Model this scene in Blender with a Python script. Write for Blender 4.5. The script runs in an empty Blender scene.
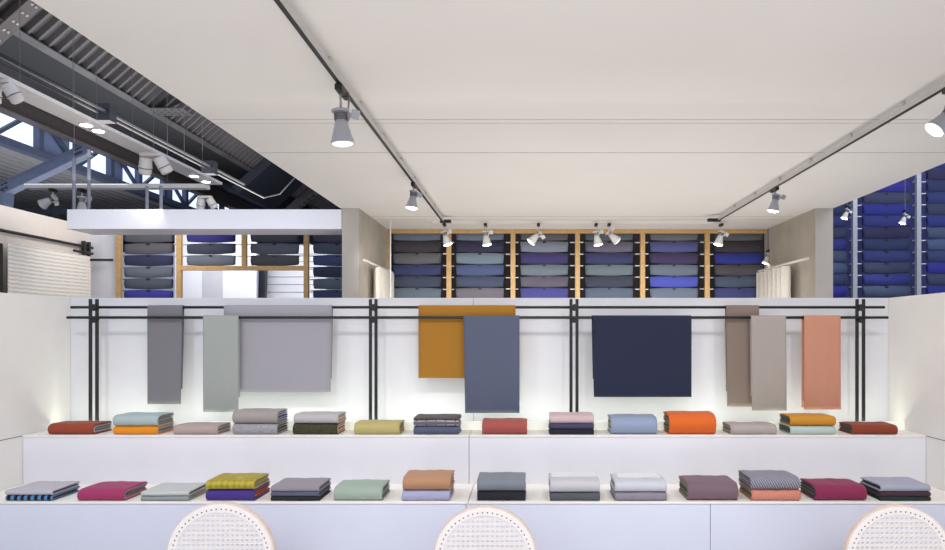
import bpy, math, random
from mathutils import Vector, Matrix
random.seed(7)
C = bpy.context.scene.collection
F = 740.0; VX, VY = 526.0, 333.0; EYE = 1.6
def P(x, y, Y):                      # survey helper: photo bearing + distance -> metric point
    return Vector(((x-VX)*Y/F, Y, EYE-(y-VY)*Y/F))
def PX(x, Y): return (x-VX)*Y/F
def PZ(y, Y): return EYE-(y-VY)*Y/F

# ------------------------------------------------------------------ materials
def lin(c):
    c = c/255.0
    return c/12.92 if c <= .04045 else ((c+.055)/1.055)**2.4
def col(rgb, k=1.0): return tuple(min(1, lin(v)*k) for v in rgb)+(1,)
def newmat(name):
    m = bpy.data.materials.new(name); m.use_nodes = True
    nt = m.node_tree; b = nt.nodes['Principled BSDF']
    return m, nt, b
def plain(name, rgb, rough=.5, metal=0, noise=.04, nscale=8, bump=0, bscale=60, k=1.0):
    m, nt, b = newmat(name)
    b.inputs['Roughness'].default_value = rough; b.inputs['Metallic'].default_value = metal
    tc = nt.nodes.new('ShaderNodeTexCoord')
    n = nt.nodes.new('ShaderNodeTexNoise'); n.inputs['Scale'].default_value = nscale; n.inputs['Detail'].default_value = 3
    nt.links.new(tc.outputs['Object'], n.inputs['Vector'])
    r = nt.nodes.new('ShaderNodeValToRGB')
    c = col(rgb, k)
    r.color_ramp.elements[0].position = .3; r.color_ramp.elements[1].position = .7
    r.color_ramp.elements[0].color = tuple(v*(1-noise) for v in c[:3])+(1,)
    r.color_ramp.elements[1].color = tuple(min(1, v*(1+noise)) for v in c[:3])+(1,)
    nt.links.new(n.outputs['Fac'], r.inputs['Fac']); nt.links.new(r.outputs['Color'], b.inputs['Base Color'])
    if bump:
        n2 = nt.nodes.new('ShaderNodeTexNoise'); n2.inputs['Scale'].default_value = bscale
        nt.links.new(tc.outputs['Object'], n2.inputs['Vector'])
        bp = nt.nodes.new('ShaderNodeBump'); bp.inputs['Strength'].default_value = bump; bp.inputs['Distance'].default_value = .01
        nt.links.new(n2.outputs['Fac'], bp.inputs['Height']); nt.links.new(bp.outputs['Normal'], b.inputs['Normal'])
    return m
def emis(name, rgb, s):
    m, nt, b = newmat(name)
    b.inputs['Base Color'].default_value = col(rgb); b.inputs['Emission Color'].default_value = col(rgb)
    b.inputs['Emission Strength'].default_value = s
    return m
_fab = {}
def fabric(rgb, pattern='weave', rgb2=None, k=1.0):
    key = (rgb, pattern, rgb2, k)
    if key in _fab: return _fab[key]
    m, nt, b = newmat('fabric_%s_%d_%d_%d' % ((pattern,)+tuple(rgb)))
    L = nt.links; N = nt.nodes
    gm = sum(rgb)/3; sat = lambda q: tuple(v*.87+gm*.13 for v in q)
    b.inputs['Roughness'].default_value = .9
    b.inputs['Specular IOR Level'].default_value = .15
    b.inputs['Sheen Weight'].default_value = .12
    tc = N.new('ShaderNodeTexCoord')
    c1 = col(sat(rgb), k); c2 = col(rgb2, k) if rgb2 else tuple(v*.8 for v in c1[:3])+(1,)
    mix = N.new('ShaderNodeMix'); mix.data_type = 'RGBA'
    mix.inputs['A'].default_value = c1; mix.inputs['B'].default_value = c2
    nz = N.new('ShaderNodeTexNoise'); nz.inputs['Scale'].default_value = 420 if pattern == 'weave' else 160
    nz.inputs['Detail'].default_value = 2; L.new(tc.outputs['Object'], nz.inputs['Vector'])
    bumpsrc = nz.outputs['Fac']; bs = .15
    if pattern == 'weave':
        mp = N.new('ShaderNodeMapRange'); mp.inputs['From Min'].default_value = .3; mp.inputs['From Max'].default_value = .7
        mp.inputs['To Max'].default_value = .6
        L.new(nz.outputs['Fac'], mp.inputs['Value']); L.new(mp.outputs['Result'], mix.inputs['Factor'])
    elif pattern == 'melange':
        rp = N.new('ShaderNodeMapRange'); rp.inputs['From Min'].default_value = .42; rp.inputs['From Max'].default_value = .58
        L.new(nz.outputs['Fac'], rp.inputs['Value']); L.new(rp.outputs['Result'], mix.inputs['Factor'])
    elif pattern in ('stripe', 'rib'):
        w = N.new('ShaderNodeTexWave'); w.inputs['Scale'].default_value = 9 if pattern == 'stripe' else 28
        w.inputs['Distortion'].default_value = 2.0 if pattern == 'stripe' else .5
        w.inputs['Detail'].default_value = 1
        mpp = N.new('ShaderNodeMapping')
        if pattern == 'rib': mpp.inputs['Rotation'].default_value = (0, .5, 0)
        L.new(tc.outputs['Object'], mpp.inputs['Vector']); L.new(mpp.outputs['Vector'], w.inputs['Vector'])
        rp = N.new('ShaderNodeMapRange'); rp.inputs['From Min'].default_value = .42; rp.inputs['From Max'].default_value = .58
        if pattern == 'rib': rp.inputs['To Max'].default_value = .7
        L.new(w.outputs['Fac'], rp.inputs['Value']); L.new(rp.outputs['Result'], mix.inputs['Factor'])
        bumpsrc = w.outputs['Fac']; bs = .5
    elif pattern == 'dots':
        v = N.new('ShaderNodeTexVoronoi'); v.inputs['Scale'].default_value = 34; v.inputs['Randomness'].default_value = .25
        L.new(tc.outputs['Object'], v.inputs['Vector'])
        rp = N.new('ShaderNodeMapRange'); rp.inputs['From Min'].default_value = .35; rp.inputs['From Max'].default_value = .6
        L.new(v.outputs['Distance'], rp.inputs['Value']); L.new(rp.outputs['Result'], mix.inputs['Factor'])
        bumpsrc = v.outputs['Distance']; bs = .4
    elif pattern == 'plaid':
        br = N.new('ShaderNodeTexBrick'); br.offset = 0
        br.inputs['Scale'].default_value = 9; br.inputs['Mortar Size'].default_value = .03
        br.inputs['Color1'].default_value = c1; br.inputs['Color2'].default_value = c1; br.inputs['Mortar'].default_value = c2
        L.new(tc.outputs['Object'], br.inputs['Vector'])
        L.new(br.outputs['Color'], b.inputs['Base Color'])
    if pattern != 'plaid': L.new(mix.outputs['Result'], b.inputs['Base Color'])
    bp = N.new('ShaderNodeBump'); bp.inputs['Strength'].default_value = bs; bp.inputs['Distance'].default_value = .003
    L.new(bumpsrc, bp.inputs['Height']); L.new(bp.outputs['Normal'], b.inputs['Normal'])
    _fab[key] = m
    return m

M = dict(
    bluelit_white=plain('white_lacquer_blue_light', (217, 222, 240), .45, noise=.01),  # white front panel, bluish light put into its base colour
    white=plain('white_lacquer_panel', (234, 234, 241), .45, noise=.01),
    shelf=plain('white_shelf_lacquer', (245, 242, 238), .5, noise=.01),
    wallwhite=plain('white_painted_wall', (221, 222, 228), .7, noise=.015),
    sidewall=plain('warm_white_wall', (242, 240, 236), .7, noise=.015),
    creamwall=plain('cream_wall', (226, 216, 206), .75, noise=.02),
    ceil=plain('ceiling_paint', (226, 222, 218), .8, noise=.015, nscale=1.5),
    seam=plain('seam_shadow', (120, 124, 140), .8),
    ceilseam=plain('ceiling_seam', (207, 203, 198), .8),
    black=plain('black_steel', (26, 26, 28), .45, 0, noise=.1),
    track=plain('grey_track_aluminium', (196, 193, 188), .5, 0),
    lampgrey=plain('silver_lamp_housing', (170, 172, 182), .35, .35),
    lampwhite=plain('pale_lamp_housing', (205, 203, 200), .4, .1),
    chrome=plain('steel_post', (160, 163, 172), .35, .1),
    wood=plain('oak_frame', (186, 150, 98), .55, noise=.12, nscale=25),
    rattan=plain('bentwood_beech', (224, 206, 194), .5, noise=.05, nscale=30),
    cane=plain('cane_webbing', (236, 231, 230), .6, noise=.03, nscale=40),
    concrete=plain('concrete', (176, 168, 156), .85, noise=.10, nscale=3.5, bump=.2, bscale=25),
    paint_conc=plain('painted_concrete_face', (186, 180, 172), .8, noise=.03, nscale=4, bump=.1),
    bluesteel=plain('blue_grey_painted_steel', (78, 86, 108), .5, .1, noise=.12),
    darksteel=plain('dark_steel', (42, 43, 50), .5, .2, noise=.15),
    greysteel=plain('grey_flange_steel', (98, 94, 94), .35, .4, noise=.25, nscale=1.2),
    brownsteel=plain('brown_steel_beam', (70, 62, 60), .6, .1, noise=.15),
    deck=plain('dark_grey_roof_deck', (80, 77, 77), .6, .2, noise=.12, nscale=1),
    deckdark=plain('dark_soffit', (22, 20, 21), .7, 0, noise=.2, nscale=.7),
    darkwall=plain('dark_back_panel', (40, 34, 34), .8, noise=.2),
    bluepale=plain('pale_blue_hall_wall', (62, 70, 124), .8, noise=.3, nscale=3),
    bluewall=plain('dark_blue_hall_wall', (34, 38, 66), .8, noise=.2, nscale=1),
    floor=plain('pale_grey_floor', (176, 172, 168), .4, noise=.04, nscale=2),
    curtain=plain('pale_curtain_cloth', (205, 200, 192), .85, noise=.05, nscale=40),
    pin=plain('white_pin', (225, 228, 235), .4),
    cable=plain('thin_wire_metal', (100, 100, 104), .4, .3),
    boom=plain('white_boom', (222, 216, 210), .5, noise=.03),
    tapestry=plain('cream_ribbed_wool', (236, 230, 220), .95, noise=.03, nscale=40),
    glass=emis('daylit_glazing', (200, 214, 245), 1.5),
    lens=emis('lamp_lens_glow', (255, 252, 242), 9),
    lensoff=emis('lamp_lens_soft', (240, 238, 230), .9),
)

# ------------------------------------------------------------------ mesh builder
class MB:
    def __init__(s): s.v = []; s.f = []
    def quad_grid(s, rows):
        n0 = len(s.v); w = len(rows[0])
        for r in rows: s.v += [tuple(p) for p in r]
        for i in range(len(rows)-1):
            for j in range(w-1):
                a = n0+i*w+j; s.f.append((a, a+1, a+w+1, a+w))
        return s
    def box(s, x0, x1, y0, y1, z0, z1):
        n = len(s.v)
        s.v += [(x, y, z) for z in (z0, z1) for y in (y0, y1) for x in (x0, x1)]
        s.f += [tuple(n+i for i in q) for q in ((0,2,3,1),(4,5,7,6),(0,1,5,4),(2,6,7,3),(0,4,6,2),(1,3,7,5))]
        return s
    def bar(s, p, q, w, h, up=(0, 0, 1)):
        p, q = Vector(p), Vector(q); d = (q-p).normalized(); u = Vector(up)
        if abs(d.dot(u)) > .98: u = Vector((0, 1, 0))
        a = d.cross(u).normalized()*w/2; b = a.cross(d).normalized()*h/2
        n = len(s.v)
        for c in (p, q):
            for sa, sb in ((-1,-1),(1,-1),(1,1),(-1,1)): s.v.append(tuple(c+a*sa+b*sb))
        s.f += [tuple(n+i for i in t) for t in ((0,1,2,3),(4,7,6,5),(0,4,5,1),(1,5,6,2),(2,6,7,3),(3,7,4,0))]
        return s
    def tube(s, pts, r, n=10, closed=False):
        pts = [Vector(p) for p in pts]; rs = r if isinstance(r, (list, tuple)) else [r]*len(pts)
        base = len(s.v); m = len(pts); prev = None
        for i, p in enumerate(pts):
            if closed: d = pts[(i+1) % m]-pts[i-1]
            else: d = pts[min(i+1, m-1)]-pts[max(i-1, 0)]
            d.normalize()
            if prev is None:
                u = Vector((0, 0, 1)) if abs(d.z) < .9 else Vector((0, 1, 0))
                a = d.cross(u).normalized()
            else: a = (prev-d*prev.dot(d)).normalized()
            prev = a; b = d.cross(a)
            for k in range(n):
                t = 2*math.pi*k/n; s.v.append(tuple(p+(a*math.cos(t)+b*math.sin(t))*rs[i]))
        for i in range(m if closed else m-1):
            j = (i+1) % m
            for k in range(n):
                s.f.append((base+i*n+k, base+i*n+(k+1) % n, base+j*n+(k+1) % n, base+j*n+k))
        if not closed:
            s.f.append(tuple(base+k for k in range(n))[::-1]); s.f.append(tuple(base+(m-1)*n+k for k in range(n)))
        return s
    def lathe(s, prof, n=20, M4=None, cap=True):          # prof: (r, z) around z
        base = len(s.v); M4 = M4 or Matrix()
        for r, z in prof:
            for k in range(n):
                t = 2*math.pi*k/n; s.v.append(tuple(M4 @ Vector((r*math.cos(t), r*math.sin(t), z))))
        for i in range(len(prof)-1):
            for k in range(n):
                s.f.append((base+i*n+k, base+i*n+(k+1) % n, base+(i+1)*n+(k+1) % n, base+(i+1)*n+k))
        if cap:
            s.f.append(tuple(base+k for k in range(n))[::-1]); s.f.append(tuple(base+(len(prof)-1)*n+k for k in range(n)))
        return s
    def build(s, name, mat, parent=None, smooth=False, bevel=0, solid=0, loc=None):
        me = bpy.data.meshes.new(name); me.from_pydata(s.v, [], s.f); me.validate(); me.update()
        me.materials.append(mat)
        if smooth:
            for p in me.polygons: p.use_smooth = True
        o = bpy.data.objects.new(name, me); C.objects.link(o)
        if parent: o.parent = parent
        if loc is not None: o.location = loc
        if solid:
            md = o.modifiers.new('solid', 'SOLIDIFY'); md.thickness = solid; md.offset = 0
        if bevel:
            md = o.modifiers.new('bevel', 'BEVEL'); md.width = bevel; md.segments = 2; md.limit_method = 'ANGLE'
        return o
def tag(o, label, cat, group=None):
    o['label'] = label; o['category'] = cat
    if group: o['group'] = group
    return o
def thing(name, label, cat, loc=(0, 0, 0), rz=0, group=None):
    o = bpy.data.objects.new(name, None); C.objects.link(o)
    o.location = loc; o.rotation_euler = (0, 0, rz); o.empty_display_size = .05
    return tag(o, label, cat, group)
def struct(name, mb, mat, **k):
    o = mb.build(name, mat, **k); o['kind'] = 'structure'; return o

# ------------------------------------------------------------------ dimensions
YF, YR, YL, YB = 3.78, 4.23, 4.47, 4.68      # counter front, riser, light lip, back wall
XL, XR = -2.88, 2.29
ZL = PZ(502, YF); ZU = PZ(435.3, YR); ZT = 1.822
CZ = 3.0; CXL, CXR = -2.083, 3.45; CYB = 10.05; YP = 8.3; YK = 10.0

# ------------------------------------------------------------------ shell
struct('floor', MB().box(-24, 14, -5, 35, -.1, 0), M['floor'])
struct('ceiling', MB().box(CXL, CXR, -1.2, CYB, CZ, CZ+.12), M['ceil'])
for i, (y, w) in enumerate(((119.5, .012), (123, .006), (152.5, .012), (216.5, .02), (219.5, .02))):
    Y = F*(CZ-EYE)/(VY-y)
    struct('trim_%d' % (i+1), MB().box(CXL+.01, CXR-.01, Y-w/2, Y+w/2, CZ-.003, CZ-.0005), M['ceilseam'])
struct('wall_back', MB().box(XL-.1, XR+.1, YB, YB+.1, 0, ZT), M['wallwhite'], bevel=.003)
struct('wall_left', MB().box(XL-.1, XL, 2.4, YB-.001, 0, ZT), M['sidewall'], bevel=.003)
struct('wall_right', MB().box(XR, XR+.1, 2.4, YB-.001, 0, ZT), M['sidewall'], bevel=.003)
sm = MB()
sm.box(XL, XL+.0015, 2.4, YR, ZU-.006, ZU-.002); sm.box(XR-.0015, XR, 2.4, YR, ZU-.006, ZU-.002)
struct('trim_6', sm, M['seam'])
xs = PX(473.5, YB)
struct('trim_7', MB().box(xs-.0012, xs+.0012, YB-.0015, YB, ZU, ZT), M['seam'])

# ------------------------------------------------------------------ counter : stepped display
cnt = thing('display_counter', 'long white two step display counter carrying all the folded throws', 'counter', (0, 0, 0))
g = .0015
def seam_boxes(a, b, cuts):
    xs = [a]+cuts+[b]
    return [(xs[i]+(g if i else 0), xs[i+1]-(g if i < len(xs)-2 else 0)) for i in range(len(xs)-1)]
x0, x1 = XL+.002, XR-.002
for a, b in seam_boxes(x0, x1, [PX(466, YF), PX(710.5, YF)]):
    MB().box(a, b, YF+.004, YF+.03, .02, ZL-.012).build('front_panel', M['bluelit_white'], cnt, bevel=.001)
for a, b in seam_boxes(x0, x1, [PX(468, YF)]):
    MB().box(a, b, YF, YR+.02, ZL-.01, ZL).build('lower_shelf', M['shelf'], cnt, bevel=.0015)
for a, b in seam_boxes(x0, x1, [PX(469, YR)]):
    MB().box(a, b, YR+.004, YR+.03, ZL, ZU-.011).build('riser_panel', M['white'], cnt, bevel=.001)
    MB().box(a, b, YR, YB-.001, ZU-.01, ZU).build('upper_shelf', M['shelf'], cnt, bevel=.0015)
MB().box(x0, x1, YL, YL+.012, ZU, ZU+.05).build('light_lip', emis('lip_painted_glow', (240, 242, 230), .3), cnt, bevel=.001)  # white lip given its own emission to paint in the cove glow
MB().box(x0+.02, x1-.02, YL+.03, YL+.05, ZU, ZU+.008).build('light_strip', emis('strip_glow', (250, 255, 225), 1.5), cnt)
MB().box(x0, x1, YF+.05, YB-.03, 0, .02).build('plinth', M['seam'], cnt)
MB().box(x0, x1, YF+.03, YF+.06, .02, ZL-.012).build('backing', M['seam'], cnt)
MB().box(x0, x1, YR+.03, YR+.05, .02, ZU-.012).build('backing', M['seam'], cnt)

# ------------------------------------------------------------------ rail rack
RB, RU, RL = 4.55, 4.572, 4.528
rack = thing('rail_rack', 'black steel rail rack on four pairs of uprights against the white back wall', 'rack', (0, RB, 0))
ups = [(90.5, 97), (370.5, 376), (571, 577), (857, 863.5)]
for a, b in ups:
    for x in (a, b):
        X = PX(x, RB)
        MB().box(X-.0095, X+.0095, -.006, .006, ZU, PZ(299, RB)).build('upright', M['black'], rack, bevel=.002)
zU, zL2 = PZ(307.3, RU), PZ(317.5, RL)
MB().tube([(PX(71, RU), RU-RB, zU), (PX(884.5, RU), RU-RB, zU)], .0085, 12).build('rail', M['black'], rack, smooth=True)
MB().tube([(PX(67, RL), RL-RB, zL2), (PX(888, RL), RL-RB, zL2)], .0085, 12).build('rail', M['black'], rack, smooth=True)
for a, b in ups:
    X = PX((a+b)/2, RB)
    for z, dy in ((zU-.002, 0), (zL2-.012, 0)):
        mb = MB(); mb.lathe([(.004, -.022), (.018, -.022), (.021, -.018), (.021, .018), (.018, .022), (.004, .022)], 18, Matrix.Translation((X+.004, dy, z)) @ Matrix.Rotation(math.pi/2, 4, 'X'))
        mb.build('clamp', M['black'], rack, smooth=False, bevel=.002)

# ------------------------------------------------------------------ hanging throws
def throw(x0, x1, ytop, ybot, front, rgb, label, back=.85, skew=(0, 0), rgb2=None, pat='weave', backflap=0):
    Yr = RL if front else RU
    zr = zL2 if front else zU
    w0, w1 = PX(x0, Yr-.012), PX(x1, Yr-.012)
    zb = PZ(ybot, Yr-.012); zt = zr+.0105
    rows = []
    nx = 16; ph = random.uniform(0, 6)
    path = []
    L = zt-zb
    for i in range(25): path.append((Yr-.0125, zb+(zt-.01-zb)*i/24, 1-i/24))
    for i in range(1, 6):
        t = math.pi*i/6; path.append((Yr-.0125*math.cos(t), zt-.01+.0125*math.sin(t)*.9, 0))
    Lb = L*back
    yback = .0125
    for i in range(13): path.append((Yr+yback, zt-.01-(Lb-.01)*i/12, i/12))
    for y, z, k in path:
        r = []
        for j in range(nx+1):
            u = j/nx
            X = w0+(w1-w0)*u + k*((1-u)*skew[0]+u*skew[1])
            wav = .0022*math.sin(u*7+ph)*k+.0012*math.sin(u*17+ph*2)*k
            if y > Yr: X += backflap*(1 if True else 0)
            r.append((X-(w0+w1)/2, y+(wav if y < Yr else -wav*.4)-Yr, z-zr))
        rows.append(r)
    o = MB().quad_grid(rows).build('hanging_throw', fabric(rgb, pat, rgb2, .93), None, smooth=True, solid=.003, loc=((w0+w1)/2, Yr, zr))
    tag(o, label, 'blanket', 'throws hanging on the black rails')
throw(147.5, 182.5, 307, 404, False, (128, 126, 134), 'narrow dark grey throw hanging on the upper rail, leftmost of the hanging throws', skew=(0, -.012))
throw(203, 238.5, 317, 412, True, (166, 172, 168), 'narrow sage grey throw on the lower rail overlapping the wide lavender grey one')
throw(224, 332, 307, 392, False, (166, 164, 174), 'wide lavender grey throw hanging on the upper rail behind the front rail', skew=(.0, -.008))
throw(418.5, 515.5, 307, 378, False, (182, 124, 38), 'wide mustard brown throw partly behind the slate blue throw')
throw(463.5, 519.5, 317, 413, True, (93, 101, 126), 'long slate blue throw hanging in front of the mustard one', skew=(.01, 0))
throw(592.5, 691.5, 317, 397, True, (44, 50, 76), 'wide dark navy throw hanging on the lower rail', skew=(.008, 0), back=.78, backflap=-.004)
throw(726, 759, 306, 406.5, False, (142, 124, 112), 'narrow taupe brown throw partly behind the beige throw', skew=(.008, 0))
throw(751, 786, 317, 410.5, True, (176, 166, 158), 'narrow beige grey throw hanging in front of the taupe one', skew=(.006, .003))
throw(804, 840.5, 317, 409.5, True, (212, 146, 118), 'narrow salmon pink throw, rightmost of the hanging throws', skew=(.0, .002), backflap=-.006, back=.98)

# ------------------------------------------------------------------ folded textiles
def upath(D, h, r, inset, npt=8, back_t=0, back_b=0):
    # U-shaped section, fold to the front (y small), open to the back
    y0 = inset; z0 = inset; z1 = h-inset; r = max(.002, min(r-inset*.6, (z1-z0)/2-.0003))
    ry = r*1.5
    pts = [(D+back_t, z1-.05*h)]
    for i in range(1, 6): pts.append((D+(y0+ry-D)*i/6, z1))
    for i in range(npt+1):
        t = math.pi/2*i/npt; pts.append((y0+ry-ry*math.sin(t), z1-r+r*math.cos(t)))
    for i in range(npt+1):
        t = math.pi/2*i/npt; pts.append((y0+r*.8-r*.8*math.cos(t), z0+r-r*math.sin(t)))
    for i in range(1, 6): pts.append((y0+r*.8+(D-y0-r*.8)*i/6, z0))
    pts.append((D+back_b, z0))
    return pts
def folded(x0, x1, hpx, Yf, z, cover, inner, label, group, pat='weave', rgb2=None, D=.235, rnd=.92, open_back=0, seedx=0):
    s = F/Yf; w = (x1-x0)/s; h = hpx/s; cx = PX((x0+x1)/2, Yf)
    root = thing('folded_throw', label, 'blanket', (cx, Yf, z), random.uniform(-.012, .012), group)
    t = min(.0062, h*.2)
    nl = max(1, int((h/2-t*.4)/t))
    D = min(D, .196) if Yf > 4 else D
    rr = h*rnd*.5+.002
    ph = random.uniform(0, 6)
    def sheet(k, name, mat):
        inset = t/2+k*t
        if h-2*inset < .003: 
            return
        jx0 = random.uniform(-.003, .003) if k else 0; jx1 = random.uniform(-.003, .003) if k else 0
        short = 0 if k == 0 else .004
        pts = upath(D+random.uniform(-.004, .004), h, rr, inset, back_t=random.uniform(-.008, .006), back_b=random.uniform(-.008, .006))
        rows = []
        nx = 18
        for (y, zz) in pts:
            r = []
            for j in range(nx+1):
                u = j/nx; edge = max(0, abs(u-.5)*2-.82)/.18
                zk = zz/h
                dz = -.0018*edge*edge*zk + .0011*math.sin(u*9+ph+y*20)*zk + .0006*math.sin(u*23+ph*3)*zk
                dy = .0012*math.sin(u*6+ph)*(1-min(1, y/.05))
                X = -w/2+short+jx0+(w-2*short+jx1-jx0)*u
                r.append((X, y+dy, max(t*.45, zz+dz)))
            rows.append(r)
        MB().quad_grid(rows).build(name, mat, root, smooth=True, solid=t*(.94 if k == 0 else .8))
    sheet(0, 'cover', fabric(cover, pat, rgb2))
    for k in range(1, nl+1):
        c = inner[(k-1) % len(inner)]
        sheet(k, 'inner_layer', fabric(c))
    core = max(.003, h-2*(t*(nl+1)))
    if h > .012:
        MB().box(-w/2+.006, w/2-.006, rr*1.3+.012, D-.012, h/2-core/2, h/2+core/2).build('inner_fold', fabric(inner[-1]), root, bevel=.001)
    return root
GU = 'folded throws on the upper shelf'; GLs = 'folded throws on the lower shelf'
def stack(x0, x1, Yf, z, items, group):
    zz = z+.0006
    for it in items:
        cov, inn, hp, lab = it[:4]; hp *= .92 if Yf > 4 else .84; kw = it[4] if len(it) > 4 else {}
        dx = kw.pop('dx', 0)
        folded(x0+dx, x1+dx, hp, Yf, zz, cov, inn, lab, group, **kw)
        zz += hp*Yf/F+.0008
U = 4.248; Lw = 3.797
gr = [(150, 150, 150), (195, 192, 188), (110, 110, 115)]
stack(47.5, 93, U, ZU, [((166, 70, 46), gr, 11.5, 'flat rust red folded throw at the left end of the upper shelf')], GU)
stack(112.5, 157.5, U, ZU, [((248, 150, 26), gr, 9, 'orange folded throw under the pale aqua one'),
    ((172, 192, 192), [(120, 120, 118), (160, 155, 150)], 12, 'pale aqua grey folded throw on top of the orange one', dict(open_back=1))], GU)
stack(173, 217.5, U, ZU, [((182, 162, 158), [(130, 110, 108), (215, 205, 198)], 10, 'flat dusty mauve folded throw right of the aqua and orange stack')], GU)
stack(232, 277, U, ZU, [((170, 168, 174), [(215, 215, 190), (90, 90, 95)], 12, 'speckled light grey folded throw under a warm grey one', dict(pat='melange', rgb2=(140, 140, 150))),
    ((164, 156, 152), [(50, 75, 130), (190, 190, 200)], 13.5, 'warm grey folded throw with blue inner layers, top of the tall grey stack')], GU)
stack(292.5, 337, U, ZU, [((84, 80, 52), [(225, 215, 185), (190, 90, 60)], 12, 'dark olive flecked folded throw with cream inner layers', dict(pat='melange', rgb2=(52, 54, 40))),
    ((188, 184, 186), [(225, 205, 180), (200, 120, 90)], 10, 'pale grey folded throw resting on the dark olive one', dict(dx=1))], GU)
stack(354, 399.5, U, ZU, [((194, 180, 112), [(205, 195, 150), (150, 140, 90)], 12.5, 'khaki yellow folded throw alone on the upper shelf')], GU)
stack(413.5, 458.5, U, ZU, [((84, 96, 122), [(160, 170, 188), (60, 65, 85)], 9.5, 'slate blue folded throw under the checked one'),
    ((196, 190, 198), [(90, 80, 85), (60, 55, 60)], 6.5, 'pale checked folded throw in the middle of the slate stack', dict(pat='plaid', rgb2=(110, 100, 112))),
    ((92, 82, 84), [(60, 55, 60), (110, 100, 98)], 2.6, 'thin dark brown grey cloth on top of the checked throw', dict(D=.2))], GU)
stack(482, 527, U, ZU, [((176, 84, 76), [(150, 150, 150), (205, 200, 195)], 14.5, 'brick red folded throw alone at the middle of the upper shelf')], GU)
stack(549.5, 594, U, ZU, [((44, 42, 54), [(60, 60, 75)], 6, 'black folded throw at the bottom of the pink topped stack'),
    ((72, 70, 104), [(50, 50, 70)], 6, 'dark violet blue folded throw between the black and pink ones'),
    ((210, 182, 186), [(60, 55, 60), (190, 170, 170)], 9, 'pale pink folded throw on the dark violet one')], GU)
stack(611, 657.5, U, ZU, [((146, 162, 192), [(190, 190, 150), (90, 95, 90), (205, 205, 200)], 19, 'thick light blue grey folded throw with greenish inner layers')], GU)
stack(669.5, 716.5, U, ZU, [((238, 106, 34), [(60, 75, 80), (190, 170, 120), (120, 60, 40)], 22.5, 'thick bright orange folded throw with dark patterned inner layers')], GU)
stack(731, 777, U, ZU, [((180, 168, 166), [(110, 105, 100), (190, 185, 175)], 10.5, 'flat grey beige folded throw right of the bright orange one')], GU)
stack(790.5, 836, U, ZU, [((186, 208, 202), [(70, 75, 70), (110, 115, 105)], 9.5, 'pale mint folded throw under the mustard orange one'),
    ((216, 146, 40), [(60, 65, 60), (110, 115, 105)], 10.5, 'mustard orange folded throw on the pale mint one')], GU)
stack(852.5, 898, U, ZU, [((152, 64, 44), [(90, 85, 75), (130, 120, 105)], 10.5, 'flat rust brown folded throw at the right end of the upper shelf')], GU)

stack(5, 52, Lw, ZL, [((24, 24, 30), [(120, 90, 70), (50, 60, 70)], 7, 'black and blue striped folded throw at the left end of the lower shelf', dict(pat='stripe', rgb2=(80, 130, 180))),
    ((192, 190, 202), [(110, 108, 115)], 5.5, 'thin lilac grey folded throw on the striped one')], GLs)
stack(77, 124, Lw, ZL, [((172, 52, 104), [(150, 165, 175), (200, 90, 80), (120, 130, 140)], 13.5, 'berry pink folded throw with pale blue inner layers')], GLs)
stack(140.5, 188.5, Lw, ZL, [((146, 154, 158), [(190, 180, 160)], 6, 'grey folded throw under a pale mint grey one'),
    ((196, 202, 200), [(120, 130, 135)], 5, 'thin pale mint grey folded throw topping the flat grey stack')], GLs)
stack(205.5, 254, Lw, ZL, [((74, 54, 146), [(225, 90, 50), (60, 55, 80)], 13.5, 'indigo purple folded throw with orange inner layers'),
    ((190, 176, 58), [(120, 110, 130), (190, 160, 110)], 10.5, 'olive yellow dotted folded throw on the indigo one', dict(pat='dots', rgb2=(160, 142, 44)))], GLs)
stack(270.5, 319, Lw, ZL, [((44, 44, 58), [(40, 40, 50)], 5.5, 'black navy folded throw at the bottom of the mauve topped stack'),
    ((92, 100, 122), [(60, 65, 80)], 5.2, 'slate folded throw in the middle of the mauve topped stack'),
    ((150, 144, 156), [(110, 105, 118)], 6.5, 'mauve grey folded throw on top of slate and black ones')], GLs)
stack(333.5, 382, Lw, ZL, [((160, 180, 164), [(90, 100, 95), (150, 150, 150)], 16, 'sage green folded throw alone on the lower shelf')], GLs)
stack(402, 450, Lw, ZL, [((170, 170, 206), [(120, 115, 110), (190, 180, 170)], 12.5, 'lavender folded throw under the tan brown one'),
    ((190, 140, 104), [(120, 90, 70), (190, 150, 120)], 15.5, 'tan brown folded throw on the lavender one', dict(dx=.5))], GLs)
stack(477, 525.5, Lw, ZL, [((42, 44, 52), [(70, 72, 80)], 11.5, 'charcoal black folded throw under the slate grey one'),
    ((128, 134, 148), [(90, 92, 100)], 13.5, 'slate grey folded throw on the charcoal black one')], GLs)
stack(550, 600, Lw, ZL, [((88, 92, 102), [(60, 62, 68)], 10, 'dark grey folded throw under a light grey one, left of the silver stack'),
    ((198, 198, 206), [(110, 110, 115), (190, 185, 180)], 14, 'light grey folded throw on the dark grey one')], GLs)
stack(615, 667, Lw, ZL, [((142, 136, 150), [(100, 98, 108), (180, 175, 178)], 10.5, 'mauve grey folded throw under the silver one'),
    ((202, 206, 216), [(110, 108, 115), (190, 188, 190)], 12.5, 'silver white folded throw on the mauve grey one')], GLs)
stack(688, 738.5, Lw, ZL, [((126, 100, 114), [(190, 160, 100), (60, 100, 80), (70, 60, 60)], 21, 'thick mauve brown folded throw with green inner layers')], GLs)
stack(752, 801, Lw, ZL, [((224, 146, 124), [(80, 85, 70), (170, 140, 110)], 13.5, 'salmon ribbed folded throw under the grey navy one', dict(pat='rib', rgb2=(190, 110, 96))),
    ((160, 160, 174), [(60, 60, 75), (150, 140, 140)], 14, 'grey and navy ribbed folded throw on the salmon one', dict(pat='rib', rgb2=(58, 62, 88), dx=-1))], GLs)
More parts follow.
